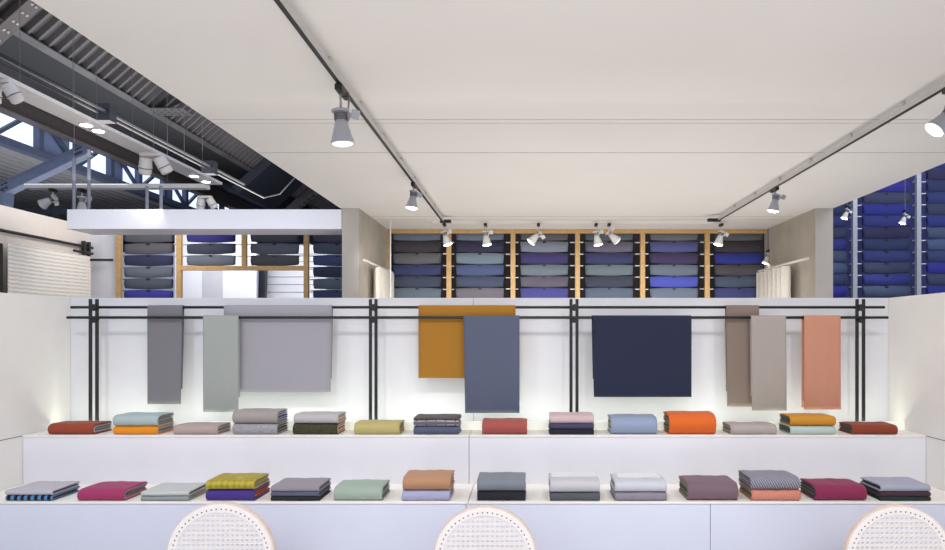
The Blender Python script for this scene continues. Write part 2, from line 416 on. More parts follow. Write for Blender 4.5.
stack(816, 867, Lw, ZL, [((146, 44, 86), [(60, 60, 60), (110, 115, 100)], 17.5, 'burgundy folded throw second from the right end of the lower shelf')], GLs)
stack(881, 931, Lw, ZL, [((48, 56, 58), [(60, 50, 50)], 5.5, 'black green folded throw at the bottom of the rightmost lower stack'),
    ((78, 54, 66), [(50, 45, 50)], 5.5, 'dark plum folded throw in the middle of the rightmost lower stack'),
    ((168, 172, 194), [(80, 80, 95), (60, 55, 60)], 7.5, 'blue lilac folded throw on top of the rightmost lower stack')], GLs)

for x0_, x1_, lb in ((551, 596, 'white paper card tucked behind the top of the light grey throw'), (617, 659, 'white paper card tucked behind the top of the silver throw')):
    Yc = Lw+.17; zt_ = ZL+.82*(24.2 if x0_ < 600 else 23.2)*Lw/F+.003
    o = MB().box(PX(x0_, Yc), PX(x1_, Yc), Yc-.07, Yc+.05, zt_, zt_+.003).build('paper_card', M['pin'], None, bevel=.0008)
    o.data.transform(Matrix.Translation((0, 0, 0))); tag(o, lb, 'card')

# ------------------------------------------------------------------ cane chairs
def make_chair(cx, top, r, Y, label):
    s = F/Y; R = r/s; zt = PZ(top, Y); zc = zt-R
    root = thing('cane_chair', label, 'chair', (PX(cx, Y), Y, 0), 0, 'cane backed chairs at the counter')
    # backrest hoop : local y=0 plane facing the camera
    n = 64
    def ring(rad, y): return [(rad*math.cos(2*math.pi*k/n), y, zc+rad*math.sin(2*math.pi*k/n)) for k in range(n)]
    def flatring(name, ro, ri, y0, y1, mat, bev=.003):
        mb = MB()
        for k in range(n): pass
        A = [ring(ro, y0), ring(ro, y1), ring(ri, y1), ring(ri, y0)]
        for q in A: mb.v += q
        for a in range(4):
            b = (a+1) % 4
            for k in range(n): mb.f.append((a*n+k, a*n+(k+1) % n, b*n+(k+1) % n, b*n+k))
        return mb.build(name, mat, root, smooth=False, bevel=bev)
    hoop = flatring('back_hoop', R, R-.014, .004, .036, M['rattan'])
    fr = flatring('cane_border', R-.006, R-.04, 0, .008, M['cane'], .002); fr.parent = hoop
    mb = MB()
    Rc = R-.034; Rh = R-.036
    p = .0214; m = int(Rc/p)+1
    def seg(c, d, off, y, wd):                          # chord of the circle
        nrm = (-d[1], d[0]); q = abs(off)
        if q >= Rc: return
        hl = math.sqrt(Rc*Rc-off*off)
        a = (nrm[0]*off-d[0]*hl, y, zc+nrm[1]*off-d[1]*hl); b = (nrm[0]*off+d[0]*hl, y, zc+nrm[1]*off+d[1]*hl)
        mb.bar(a, b, .0012, wd, up=(nrm[0], 0, nrm[1]))
    q2 = math.sqrt(.5)
    for i in range(-m, m+1):
        for dd in (-.0033, .0033):
            seg(0, (1, 0), i*p+dd, .0035, .0050); seg(0, (0, 1), i*p+dd, .0047, .0050)
    for i in range(-int(m*1.5), int(m*1.5)+1):
        seg(0, (q2, q2), (i+.5)*p*q2*1.0, .0022, .0028); seg(0, (q2, -q2), (i+.5)*p*q2*1.0, .006, .0028)
    mb.build('cane_webbing', M['cane'], hoop)
    mb = MB(); nh = int(2*math.pi*(R-.03)/.0212)
    for k in range(nh):
        t = 2*math.pi*k/nh; c = Matrix.Translation(((R-.027)*math.cos(t), -.0006, zc+(R-.027)*math.sin(t))) @ Matrix.Rotation(math.pi/2, 4, 'X')
        mb.lathe([(.0032, -.0004), (.0032, .0008)], 8, c)
    mb.build('lacing_holes', plain('lacing_hole_dark', (92, 78, 70), .8), hoop)
    # rear posts carrying the hoop, down to the floor
    for sx in (-1, 1):
        X = sx*.17; zj = zc-math.sqrt(max(.0001, (R-.01)**2-X*X))
        MB().tube([(X, .02, zj+.01), (X*1.02, .045, .46), (X*1.12, -.0, .02), (X*1.13, -.01, 0)], [.012, .014, .012, .011], 12).build('leg', M['rattan'], root, smooth=True)
        MB().tube([(sx*.17, .40, .455), (sx*.19, .43, 0)], [.015, .011], 12).build('leg', M['rattan'], root, smooth=True)
    mb = MB(); pr = []
    for rad, z in ((.2, .44), (.215, .445), (.218, .455), (.212, .468), (.18, .47)): pr.append((rad, z))
    mb.lathe(pr, 48, Matrix.Translation((0, .235, 0)), cap=False); mb.build('seat_frame', M['rattan'], root, smooth=True, solid=.004)
    mb = MB().lathe([(.19, .460), (.19, .465)], 48, Matrix.Translation((0, .235, 0))); mb.build('seat', M['cane'], root)
    MB().tube([(.165*math.cos(2*math.pi*k/32), .235+.165*math.sin(2*math.pi*k/32), .22) for k in range(32)], .007, 8, closed=True).build('stretcher', M['rattan'], root, smooth=True)
YC = 3.24
make_chair(220, 503, 54.5, YC, 'round backed woven cane chair below the indigo and olive yellow throws')
make_chair(485, 506.5, 52, YC, 'round backed woven cane chair in front of the middle of the counter')
make_chair(899.5, 505.5, 54.5, YC, 'round backed woven cane chair in front of the counter at the right edge')

# ------------------------------------------------------------------ pillars, curtains
for nm, xa, xb, xin, side in (('left', 342, 359, 386, 1), ('right', 833, 815.5, 772.5, -1)):
    X0, X1 = PX(xa, YP), PX(xb, YP)
    lo, hi = min(X0, X1), max(X0, X1)
    t = thing('concrete_pillar', 'grey %s concrete pillar %s of the wood framed textile rack' % (('smooth fronted', 'left') if nm == 'left' else ('stained', 'right')), 'pillar', ((lo+hi)/2, YP, 0))
    w = (hi-lo)/2
    MB().box(-w, w, .004, 1.78, 0, CZ+.13).build('shaft', M['concrete'], t, bevel=.004)
    MB().box(-w, w, 0, .004, 0, CZ+.13).build('front_face', M['paint_conc'], t)
def curtain(Xc, Ya, Yb, zt, label, dirn):
    t = thing('curtain', label, 'curtain', (Xc, Ya, 0))
    rows = []; n = 110
    for z in (.03, 1.0, zt-.02):
        rows.append([(.045*math.sin(i/n*2*math.pi*7), (Yb-Ya)*i/n, z) for i in range(n+1)])
    MB().quad_grid(rows).build('cloth', M['curtain'], t, smooth=True, solid=.003)
    MB().box(-.012, .012, -.62, Yb-Ya+.02, zt-.01, zt+.012).build('curtain_rail', M['boom'], t)
curtain(3.1, 8.75, 9.85, 2.42, 'pale grey pleated curtain on a white rail before the right pillar', 1)
curtain(-1.78, 8.75, 9.85, 2.40, 'pale pleated curtain on a white rail beside the left pillar', -1)
# white suspension rod
o = MB().tube([(PX(390.5, 9.2), 9.2, 1.2), (PX(390.5, 9.2), 9.2, CZ)], .008, 8).build('hanging_cable', M['pin']); tag(o, 'thin white vertical cord hanging from the ceiling by the left pillar', 'cord')

# ------------------------------------------------------------------ textile racks
samp = {}
def sample_proto():
    w, h = .655, .136
    rows = []
    nx = 18
    path = [(-.010, 0.0)]+[]
    pts = []
    for i in range(9): pts.append((-.012-.02*math.sin(math.pi*(1-i/8)), -h+h*i/8, 1-i/8))
    for i in range(1, 5): t = math.pi*i/5; pts.append((-.012*math.cos(t), .012*math.sin(t), 0))
    for i in range(6): pts.append((.012+.01*math.sin(math.pi*i/10), -h*.92*i/5, i/5))
    for y, z, k in pts:
        r = []
        for j in range(nx+1):
            u = j/nx*2-1
            X = u*w/2*(1.0-.03*k)
            r.append((X, y+.004*math.sin(u*8)*k, z-.010*(u*u)*(1-k)-.008*k*(1-abs(u))+.007*k*u*u))
        rows.append(r)
    root = thing('textile_sample', 'x', 'textile')
    a = MB().quad_grid(rows).build('cloth', M['white'], root, smooth=True, solid=.003)
    a.material_slots[0].link = 'OBJECT'
    b = MB().tube([(-.40, 0, -.004), (.40, 0, -.004)], .006, 8).build('hanger_rod', M['darksteel'], root, smooth=True)
    mb = MB(); mb.box(-.022, .022, -.03, -.006, -.014, .006); mb.lathe([(.008, -.01), (.008, .01)], 10, Matrix.Translation((0, -.03, .002)) @ Matrix.Rotation(math.pi/2, 4, 'X'))
    c = mb.build('clip', M['black'], root, bevel=.002)
    mb = MB()
    for sx in (-1, 1): mb.box(sx*.385-.03, sx*.385+.03, -.05, .012, -.012, -.002)
    d = mb.build('end_bracket', M['pin'], root, bevel=.001)
    return root, [a, b, c, d]
proto, pparts = sample_proto()
first = [True]
ORD = ['top', 'second from top', 'third from top', 'fourth from top', 'fifth from top', 'sixth from top', 'seventh from top', 'eighth from top', 'ninth from top', 'tenth from top', 'eleventh from top', 'twelfth from top']
def cname(c):
    r, g_, b_ = c; mx, mn = max(c), min(c)
    if mx-mn < 16: return 'charcoal' if mx < 80 else 'grey'
    if r > g_ and b_-r < 30: return 'mauve grey' if mx > 75 else 'dark plum'
    if b_ > 110 and b_-r > 55: return 'bright blue'
    if b_-r > 45: return 'indigo'
    if mx < 100: return 'dark slate'
    return 'slate blue'
def place_sample(xc, ytop, Y, rgb, label, group):
    if first[0]: root = proto; parts = pparts; first[0] = False
    else:
        root = proto.copy(); C.objects.link(root)
        parts = []
        for p_ in pparts:
            q = p_.copy(); C.objects.link(q); q.parent = root; parts.append(q)
    root.location = (PX(xc, Y), Y, PZ(ytop, Y)); tag(root, label, 'textile', group)
    root.name = 'textile_sample'
    root.rotation_euler = (0, random.uniform(-.012, .012), 0)
    parts[0].material_slots[0].link = 'OBJECT'
    g_ = sum(rgb)/3; rgb = tuple(int(v*.84+g_*.16+3) for v in rgb)
    parts[0].material_slots[0].material = fabric(rgb, 'weave', None, 1.15)
    return root
PITCH = 11.65
rear = [
 [(95,108,130),(65,60,70),(95,95,105),(50,60,110),(60,70,95),(90,105,125)],
 [(95,108,130),(50,50,80),(100,120,140),(65,80,130),(60,70,100),(100,95,110)],
 [(90,85,95),(110,120,140),(55,50,110),(95,110,125),(85,80,100),(60,60,140)],
 [(80,90,105),(95,90,115),(50,55,105),(90,110,120),(55,60,80),(75,90,115)],
 [(95,95,100),(70,75,140),(60,50,95),(90,105,125),(60,70,190),(90,105,130)],
 [(90,90,95),(60,55,65),(35,45,150),(75,70,78),(65,80,105),(55,60,125)]]
rposts = [387.5, 449, 513, 577.5, 642.5, 707, 772]
BN = ['first', 'second', 'third', 'fourth', 'fifth', 'sixth']
for b in range(6):
    xc = (rposts[b]+rposts[b+1])/2-1
    for r_ in range(6):
        place_sample(xc, 230.5+PITCH*r_, YK+.12, rear[b][r_], '%s textile sample, %s in the %s bay of the wood framed rack' % (cname(rear[b][r_]), ORD[r_], BN[b]), 'textile samples hanging in the wood framed rack')
fr = thing('wooden_rack_frame', 'long oak frame with seven posts holding textile samples behind the booth wall', 'rack', (0, YK, 0))
for i, x in enumerate(rposts):
    X = PX(x, YK); MB().box(X-.032, X+.032, -.03, .03, 0, CZ-.055).build('post', M['wood'], fr, bevel=.003)
MB().box(PX(rposts[0], YK)-.03, PX(rposts[-1], YK)+.03, -.03, .03, CZ-.055, CZ).build('top_rail', M['wood'], fr, bevel=.003)
# left rack
left = [((119, 179), [(85,88,98),(90,88,95),(45,50,85),(90,100,115),(70,78,95),(48,48,150)], 'first'),
        ((179, 244), [(45,45,130),(60,65,85),(95,105,120)], 'second'),
        ((244, 306), [(70,70,80),(85,92,105),(70,72,80)], 'third'),
        ((306, 369), [(70,70,90),(70,80,100),(50,65,110),(45,50,75),(75,90,110),(50,60,100)], 'fourth')]
for (a, b), cs, bn in left:
    for r_, c in enumerate(cs):
        place_sample((a+b)/2, 232.5+PITCH*r_, YK+.12, c, '%s textile sample, %s in the %s bay under the white fascia' % (cname(c), ORD[r_], bn), 'textile samples hanging in the left rack')
fr = thing('wooden_rack_frame', 'oak framed textile rack under the white fascia, left of the pillar', 'rack', (0, YK, 0))
for x in (119, 179.5, 244.5, 306.5, 368):
    X = PX(x, YK); zb = 0 if x != 244.5 else PZ(268, YK)
    MB().box(X-.032, X+.032, -.03, .03, zb, PZ(226, YK)).build('post', M['wood'], fr, bevel=.003)
MB().box(PX(119, YK)-.03, PX(340, YK), -.028, .028, PZ(226, YK), PZ(222, YK)).build('top_rail', M['wood'], fr, bevel=.003)
MB().box(PX(179.5, YK)+.03, PX(306.5, YK)-.03, -.028, .028, PZ(270.5, YK), PZ(266, YK)).build('cross_rail', M['wood'], fr, bevel=.003)
# right rack
blues = [(60,80,125),(45,60,110),(40,40,150),(55,62,95),(35,42,140),(42,48,125),(45,45,85),(40,52,95),(40,52,115),(50,58,90),(38,46,130),(60,74,110)]
for bi, (a, b, r0, off) in enumerate(((792, 854, 4, 3), (854, 918, 1, 0), (918, 982, 0, 5))):
    for r_ in range(r0, 12):
        c = blues[(r_+off) % 12]
        yt = 158.5+PITCH*r_
        place_sample((a+b)/2, yt, YK+.12, c, '%s textile sample, %s in the %s bay of the tall steel rack' % (cname(c), ORD[r_-r0], ('first', 'middle', 'rightmost')[bi]), 'textile samples hanging in the tall steel rack')
fr = thing('steel_rack_frame', 'tall steel post rack with blue textile samples right of the right pillar', 'rack', (0, YK, 0))
for x in (854.3, 918, 982):
    X = PX(x, YK); MB().box(X-.03, X+.03, -.03, .03, 0, 4.3).build('post', M['chrome'], fr, bevel=.003)
MB().box(PX(854, YK)+.03-.06, PX(982, YK)+.03, -.03, .03, 4.3, 4.36).build('top_rail', M['chrome'], fr, bevel=.003)

# walls beyond
struct('wall_rear', MB().box(PX(386, YK)-.2, PX(774, YK)+.1, 10.62, 10.72, 0, CZ+.5), M['darkwall'])
struct('wall_rear.001', MB().box(3.6, 13.5, 11.4, 11.5, 0, 7.5), M['bluepale'])
XW = -5.93
struct('wall_far_left', MB().box(XW-.12, XW, 4.6, YK+.1, 0, PZ(226, YK)), M['creamwall'])
struct('wall_rear_left', MB().box(XW, PX(117, YK), YK+.05, YK+.15, 0, PZ(226, YK)), M['wallwhite'])
struct('wall_rear_hall', MB().box(-24, 14, 34, 34.2, 0, 14), M['bluewall'])
# fascia
struct('trim_8', MB().box(PX(67, YP), PX(342, YP)-.005, YP, YP+.5, PZ(229, YP), PZ(209.3, YP)), M['white'], bevel=.004)
# things seen through the open bays
p = thing('partition_panel', 'white partition panel with a grey vertical band seen through the second bay of the left rack', 'panel', (PX(213, 12), 12, 0))
MB().box(-.62, -.18, 0, .05, 0, 3.2).build('white_leaf', M['wallwhite'], p); MB().box(-.18, .16, 0, .05, 0, 3.2).build('grey_band', plain('grey_band', (186, 184, 192), .6), p)
MB().box(.16, .7, 0, .05, 0, 3.2).build('white_leaf', M['wallwhite'], p)
p = thing('louvred_panel', 'white panel of horizontal lines seen through the third bay of the left rack', 'panel', (PX(290, 12.6), 12.6, 0))
MB().box(-.42, .62, 0, .05, 0, 3.1).build('board', M['wallwhite'], p)
mb = MB()
for i in range(9): mb.box(-.4, .6, -.006, 0, 1.9+i*.13, 1.91+i*.13)
mb.build('grooves', M['seam'], p)
t = MB().bar((PX(259, 12.3), 12.3, 0), (PX(264, 12.3), 12.3, PZ(262, 12.3)+.3), .11, .1).build('leaning_post', M['darksteel']); tag(t, 'dark slanted steel post seen through the third bay of the left rack', 'post')
t = MB().box(PX(249, 12.4)-.05, PX(249, 12.4)+.06, 12.4, 12.5, 0, 3.3).build('dark_post', M['darksteel']); tag(t, 'dark upright post just left of the slanted steel post', 'post')
struct('wall_bright_hall', MB().box(-12, -1.9, 14.2, 14.3, 0, 3.15), plain('pale_hall_wall', (215, 222, 240), .7))

# tapestry, rail on far-left wall
t = thing('wool_tapestry', 'large cream ribbed wool hanging on the left wall behind the booth', 'tapestry', (XW+.10, 0, 0))
rows = []
Ya, Yb2 = 8.5, 9.98
nz_ = 260
for i in range(nz_+1):
    z = .02+2.6*i/nz_
    rows.append([(.018+.0028*math.sin(z*2*math.pi/.045+.7*math.sin(y*3))+.0015*math.sin(y*37)*math.sin(i*1.3), y, z) for y in [Ya-.2+(Yb2-Ya+.1)*k/40 for k in range(41)]])
MB().quad_grid(rows).build('wool_sheet', M['tapestry'], t, smooth=False, solid=.004)
t = thing('wall_rail', 'black steel rail with paired posts on the cream wall above the wool hanging', 'rail', (XW+.06, 0, 0))
MB().tube([(0, 7.5, 2.75), (0, 10.02, 2.75)], .018, 10).build('rail', M['black'], t, smooth=True)
MB().tube([(.07, 9.5, 2.66), (.07, 9.9, 2.66)], .018, 10).build('rail', M['black'], t, smooth=True)
for y in (9.82, 9.93): MB().box(-.02, .02, y-.02, y+.02, 2.5, 2.82).build('post', M['black'], t)
MB().box(-.1, .35, 9.86, 9.9, 2.56, 2.59).build('arm', M['black'], t)
t = MB().box(XW+.001, XW+.09, 7.95, 8.27, .0, 2.60).build('black_panel', M['black'], None, bevel=.01); tag(t, 'black edge of a framed panel at the left border beside the wool hanging', 'panel')

# ------------------------------------------------------------------ tracks and spotlights
def track(X, Ya, Yb, label):
    t = thing('lighting_track', label, 'track', (X, Ya, CZ-.06))
    MB().box(-.016, .016, 0, Yb-Ya, -.008, .022).build('track_body', M['track'], t, bevel=.002)
    MB().box(-.010, .010, 0, Yb-Ya, -.013, -.008).build('slot', M['black'], t)
    y = .4
    while y < Yb-Ya:
        MB().box(-.008, .008, y-.02, y+.02, .022, .058).build('ceiling_clip', M['track'], t); y += .72
    MB().box(-.03, .10 if X < 0 else .02, Yb-Ya-.03, Yb-Ya+.03, -.022, .012).build('end_feed', M['black'], t, bevel=.003)
    if X > 0: MB().box(-.13, -.03, Yb-Ya-.03, Yb-Ya+.03, -.022, .012).build('end_feed', M['black'], t, bevel=.003)
ZTK = CZ-.068
XTL = -.748*(ZTK-EYE); XTR = 1.71*(ZTK-EYE)
track(XTL, 1.2, 8.85, 'long black bottomed ceiling track running away on the left')
track(XTR, 1.2, 8.75, 'long black bottomed ceiling track running away on the right')
YX = F*(CZ-.03-EYE)/(VY-223.5)
t = thing('lighting_track', 'white cross track on the ceiling in front of the wood framed rack', 'track', (0, YX, CZ))
MB().box(CXL+.9, CXR-1.1, -.02, .02, -.03, 0).build('track_body', M['ceil'], t, bevel=.002)
def spot(loc, tilt, azim, scale, label, on=True, pale=False, stem=.09, energy=0, double=False, group='track spotlights under the ceiling'):
    t = thing('spotlight', label, 'lamp', loc, 0, group)
    k = scale
    hm = M['lampwhite'] if pale else M['lampgrey']
    MB().box(-.02*k, .02*k, -.055*k, .055*k, -.034*k, 0).build('adapter', M['black'], t, bevel=.004*k)
    if double: MB().box(-.018*k, .018*k, .08*k, .15*k, -.03*k, 0).build('adapter', M['black'], t, bevel=.004*k)
    MB().tube([(0, 0, -.03*k), (0, 0, -stem*k)], .007*k, 10).build('stem', hm, t, smooth=True)
    if double: MB().tube([(.02*k, .11*k, -.03*k), (.02*k, .05*k, -stem*k-.06*k)], .006*k, 10).build('stem', hm, t, smooth=True)
    pv = Vector((0, 0, -stem*k-.02*k))
    R_ = Matrix.Translation(pv) @ Matrix.Rotation(azim, 4, 'Z') @ Matrix.Rotation(tilt, 4, 'Y')
    # head axis down -z
    hs = MB().lathe([(.045*k, .03*k), (.048*k, .026*k), (.048*k, .016*k), (.03*k, .012*k), (.03*k, -.03*k), (.034*k, -.04*k), (.052*k, -.11*k), (.064*k, -.15*k), (.062*k, -.152*k), (.05*k, -.146*k)], 28, R_).build('housing', hm, t, smooth=False, bevel=0)
    MB().lathe([(.058*k, -.1528*k), (.05*k, -.158*k), (.03*k, -.165*k), (.004*k, -.168*k)], 24, R_).build('lens', M['lens'] if on else M['lensoff'], hs, smooth=True)
    mb = MB()
    for i in range(5): mb.lathe([(.036*k, .008*k-.008*i*k), (.036*k, .005*k-.008*i*k)], 20, R_)
    mb.build('cooling_fins', M['greysteel'], hs)
    a = R_ @ Vector((.03*k, 0, -.03*k)); b = R_ @ Vector((.10*k, 0, .0*k)); c = R_ @ Vector((.055*k, 0, .012*k))
    MB().bar(c, b, .05*k, .006*k, up=(0, 1, 0)).bar(a, c, .02*k, .006*k, up=(0, 1, 0)).build('bracket_arm', hm, t)
    if energy:
        l = bpy.data.lights.new('spot_beam', 'SPOT'); l.energy = energy; l.spot_size = 1.5; l.spot_blend = .8; l.shadow_soft_size = .05
        l.color = (1, .95, .88)
        o = bpy.data.objects.new('spot_beam', l); C.objects.link(o); o.parent = t
        o.matrix_local = R_ @ Matrix.Translation((0, 0, -.18*k))
    return t
r = math.radians
spot((XTL, F*1.0/186*1.0, ZTK-.006), r(-4), r(20), 1.0, 'large silver track spotlight near the top of the left track', on=False, stem=.135, double=True)
spot((XTL, 6.55, ZTK-.006), r(8), r(40), .85, 'lit spotlight further along the left track', energy=25, double=True)
ZC = CZ-.032
XT = [(444.5, r(-18), 0, 'pale lit spotlight at the far end of the left track'),
      (485.5, r(-8), 0, 'pale lit spotlight before the second bay of the wood framed rack'),
      (538.5, r(42), 0, 'pale spotlight tilted left before the third rack bay'),
      (596, r(-12), 0, 'pale lit spotlight, left of the close pair'),
      (609, r(-48), 0, 'pale spotlight tilted right, right of the close pair')]
for x, ti, az, lab in XT:
    spot((PX(x, YX), YX, ZC), ti, az, .95, lab, pale=True, energy=10, on=(x != 609), stem=.11)
spot((PX(721, YX), YX, ZC), r(14), 0, .95, 'pale lit spotlight at the far end of the right track', pale=True, energy=10, stem=.11)
spot((XTR, 6.75, ZTK-.006), r(10), r(-20), .85, 'bright spotlight on the right track before the right pillar', energy=25, double=True, stem=.08)
spot((XTR, 3.98, ZTK-.006), r(40), r(0), .85, 'silver lit spotlight at the right edge of the photo on the right track', on=True, stem=.14)
# lamps glimpsed among the tall rack
for x, y, lab in ((905, 210, 'lit spotlight glinting between middle and right bays of the tall rack'), (847, 205, 'lit spotlight glinting beside the first steel post'), (768, 250, 'lit spotlight at the right end of the wood framed rack')):
    p_ = P(x, y, 9.75 if x != 768 else 9.9)
    t = spot(p_, r(20), 0, .7, lab, pale=True, energy=0 if x == 768 else 14, group='small spotlights among the racks')
    MB().tube([(0, 0, 0), (0, 0, (4.3 if x != 768 else CZ)-p_.z)], .004, 6).build('suspension_wire', M['cable'], t)

# ------------------------------------------------------------------ hall roof at upper left
def corrug(name, o, u, v, nu, pitch, amp, vlen, mat, label=None):
    # ribs run along v, repeat along u
    o, u, v = Vector(o), Vector(u).normalized(), Vector(v).normalized(); n = u.cross(v).normalized()
    rows = [[], []]
    prof = [(0, 0), (.62, 0), (.70, 1), (.92, 1)]
    for i in range(nu):
        for a, b in prof:
            q = o+u*(i+a)*pitch+n*amp*b
            rows[0].append(q); rows[1].append(q+v*vlen)
    return struct(name, MB().quad_grid(rows), mat)
XA, ZA = -9.13, 7.0
sl = math.radians(42)
vdir = (math.cos(sl), 0, math.sin(sl))
corrug('ceiling.001', (XA, 9, ZA+.1), (0, 1, 0), vdir, 84, .30, .10, 8, M['deck'])
t = thing('roof_girder', 'long grey steel roof girder running into the distance below the ribbed roof', 'beam', (XA, 9, ZA))
MB().box(-.12, .12, 0, 25, -.02, .0).build('bottom_flange', M['greysteel'], t); MB().box(-.02, .02, 0, 25, 0, .42).build('web', M['darksteel'], t)
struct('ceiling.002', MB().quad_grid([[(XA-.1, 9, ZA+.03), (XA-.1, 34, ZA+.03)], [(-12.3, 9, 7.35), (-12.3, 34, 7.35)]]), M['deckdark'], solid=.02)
# cross rafters following the roof slope
def rafter(Y0, Y1, drop, mat, label, holes=False):
    t = thing('roof_rafter', label, 'beam', (XA, Y0, ZA))
    a = Vector((-.6, 0, -.6*math.tan(sl)+.0)); b = Vector((6.5, 0, 6.5*math.tan(sl)))
    mb = MB()
    nrm = Vector((math.sin(sl), 0, -math.cos(sl)))*drop
    w = Y1-Y0
    pts = [a, b, b+nrm, a+nrm]
    n0 = 0
    for yy in (0, w):
        for q in pts: mb.v.append((q.x, yy, q.z))
    mb.f += [(0,1,2,3), (7,6,5,4), (0,4,5,1), (1,5,6,2), (2,6,7,3), (3,7,4,0)]
    mb.build('beam', mat, t, bevel=.01)
    if holes:
        d = Vector((math.cos(sl), 0, math.sin(sl))); rv = None
        for i in range(20):
            for yy in (.12, w-.12):
                q = a+nrm+d*(.1+i*.22)+Vector((0, yy, 0))
                if rv is None: rv = MB().lathe([(.02, -.02), (.03, 0), (.02, .02)], 8).build('rivet', M['lampgrey'], t, loc=q)
                else:
                    rv = rv.copy(); C.objects.link(rv); rv.location = q
rafter(12.75, 13.1, .12, M['brownsteel'], 'grey riveted roof rafter at the top left corner', True)
rafter(24.5, 28.0, .3, M['bluesteel'] if False else plain('dark_blue_rafter', (34, 38, 48), .6), 'broad dark roof rafter rising right above the white fascia', False)
rafter(29.5, 30.0, .3, M['greysteel'], 'pale riveted roof rafter beyond the broad dark one', True)
t = thing('roof_bracing', 'grey gusset plate with two thin struts under the ribbed roof', 'brace', (XA, 18, ZA))
MB().box(-.05, .9, -.3, .3, -.03, -.01).build('gusset_plate', M['greysteel'], t)
MB().bar((0, 0, 0), (1.2, .4, 1.6), .06, .06).build('strut', M['darksteel'], t); MB().bar((.2, 0, 0), (2.2, 1.2, 1.5), .06, .06).build('strut', M['darksteel'], t)
mb = MB()
for i in range(5):
    for j in range(3): mb.lathe([(.035, -.035), (.035, -.03)], 8, Matrix.Translation((.1+i*.17, -.18+j*.18, 0)))
mb.build('bolt_holes', M['black'], t)
# clerestory truss and glazing
XT_ = -12.25
struct('window_1', MB().box(XT_-.25, XT_-.2, 9, 34, 6.1, 7.35), M['glass'])
t = thing('roof_truss', 'blue grey steel lattice truss running along the bright clerestory glazing', 'truss', (XT_, 9, 0))
MB().box(-.1, .1, 0, 25, 7.15, 7.35).build('top_chord', M['bluesteel'], t)
MB().box(-.12, .12, 0, 25, 6.0, 6.18).build('bottom_chord', M['bluesteel'], t)
yy = 0; i = 0
while yy < 24.5:
    MB().box(-.08, .08, yy-.09, yy+.09, 6.1, 7.2).build('upright', M['bluesteel'], t)
    MB().bar((0, yy, 6.15 if i % 2 else 7.2), (0, yy+1.6, 7.2 if i % 2 else 6.15), .09, .09, up=(1, 0, 0)).build('diagonal', M['bluesteel'], t)
    MB().box(-.19, -.12, yy+.15, yy+.15+(1.3 if i % 3 == 0 else .75), 6.15, 7.2).build('blue_panel', plain('blue_infill', (118, 132, 168), .5), t) if i % 2 == 0 else None
    yy += 1.6; i += 1
t = thing('roof_beam', 'dark brown steel beam crossing in front of the blue lattice truss', 'beam', (-11.8, 9, 6.8))
MB().box(-.11, .11, 0, 25, -.16, .16).build('beam', M['brownsteel'], t); MB().box(-.16, .16, 0, 25, -.19, -.16).build('flange', M['brownsteel'], t)
M['deckpale'] = plain('pale_grey_roof_deck', (128, 126, 128), .6, 0)
corrug('ceiling.003', (-12.4, 9, 6.05), (-1, 0, -.02), (0, 1, 0), 34, .3, .09, 25, M['deckpale'])
struct('wall_hall_left', MB().box(-22.6, -22.4, 4, 34, 0, 6), M['bluewall'])
# raking beam with column
t = thing('raking_beam', 'thick blue grey steel beam leaning up from a column at the left edge', 'beam', (-10.8, 16, 0))
YS = 16
a = P(-2, 193, YS); b = P(88, 150, YS); o0 = Vector((-10.8, 16, 0))
MB().bar(a-o0, b-o0, .26, .24).build('beam', M['bluesteel'], t, bevel=.01); MB().bar(a-o0+Vector((0, -.14, .02)), b-o0+Vector((0, -.14, .02)), .02, .05).build('flange', M['bluesteel'], t)
c0 = P(3, 192, YS); c1 = P(-14, 333, YS)
MB().bar(c0-o0, Vector((c1.x, YS, 0))-o0, .3, .3).build('column', M['bluesteel'], t, bevel=.01)
mb = MB()
for f_ in (.06, .1, .14, .9, .93, .96):
    q = a.lerp(b, f_)-o0
    for dz in (-.05, .05): mb.lathe([(.025, 0), (.025, .03)], 8, Matrix.Translation(q+Vector((0, -.13, dz))) @ Matrix.Rotation(math.pi/2, 4, 'X'))
mb.build('bolts', M['darksteel'], t)
# second raking beam and extra cross trusses under lower roof
for Y_, lab in ((23.5, 'nearer blue grey cross truss under the lower ribbed roof'), (29, 'farther blue grey cross truss under the lower ribbed roof')):
    t = thing('cross_truss', lab, 'truss', (-12.2, Y_, 4.6))
    MB().box(-9.5, .4, -.08, .08, .75, .93).build('top_chord', M['bluesteel'], t)
    MB().box(-9.5, .4, -.08, .08, -.05, .1).build('bottom_chord', M['bluesteel'], t)
    for i in range(7):
        MB().bar((-9.3+i*1.35, 0, 0), (-9.3+(i+1)*1.35, 0, .85) if i % 2 == 0 else (-9.3+(i+1)*1.35, 0, .0), .09, .09).build('diagonal', M['bluesteel'], t)
    MB().box(-.1, .3, -.1, .1, -4.6, 0).build('column', M['bluesteel'], t)

# lighting booms
ZBM = EYE+2.6
t = thing('lighting_boom', 'long white lighting boom hung on wires running toward the fascia', 'boom', (-5.485, 5, ZBM))
MB().box(-.155, .155, 0, 7.99, 0, .045).build('beam', M['boom'], t, bevel=.005)
for y in (1.6, 2.8, 4.2, 5.6, 7.2):
    for dx in (-.15, .15): MB().tube([(dx, y, .045), (dx, y, 4.2)], .0035, 6).build('suspension_wire', M['cable'], t)
t = thing('lighting_boom', 'white cross lighting boom running left to right above the fascia', 'boom', (-7.2, 13.1, ZBM-.05))
MB().box(-1.62, 1.57, -.1, .09, 0, .075).build('beam', M['boom'], t, bevel=.004)
for dx in (-.8, .85): MB().tube([(dx, 0, .07), (dx, 0, 3)], .004, 6).build('suspension_wire', M['cable'], t)
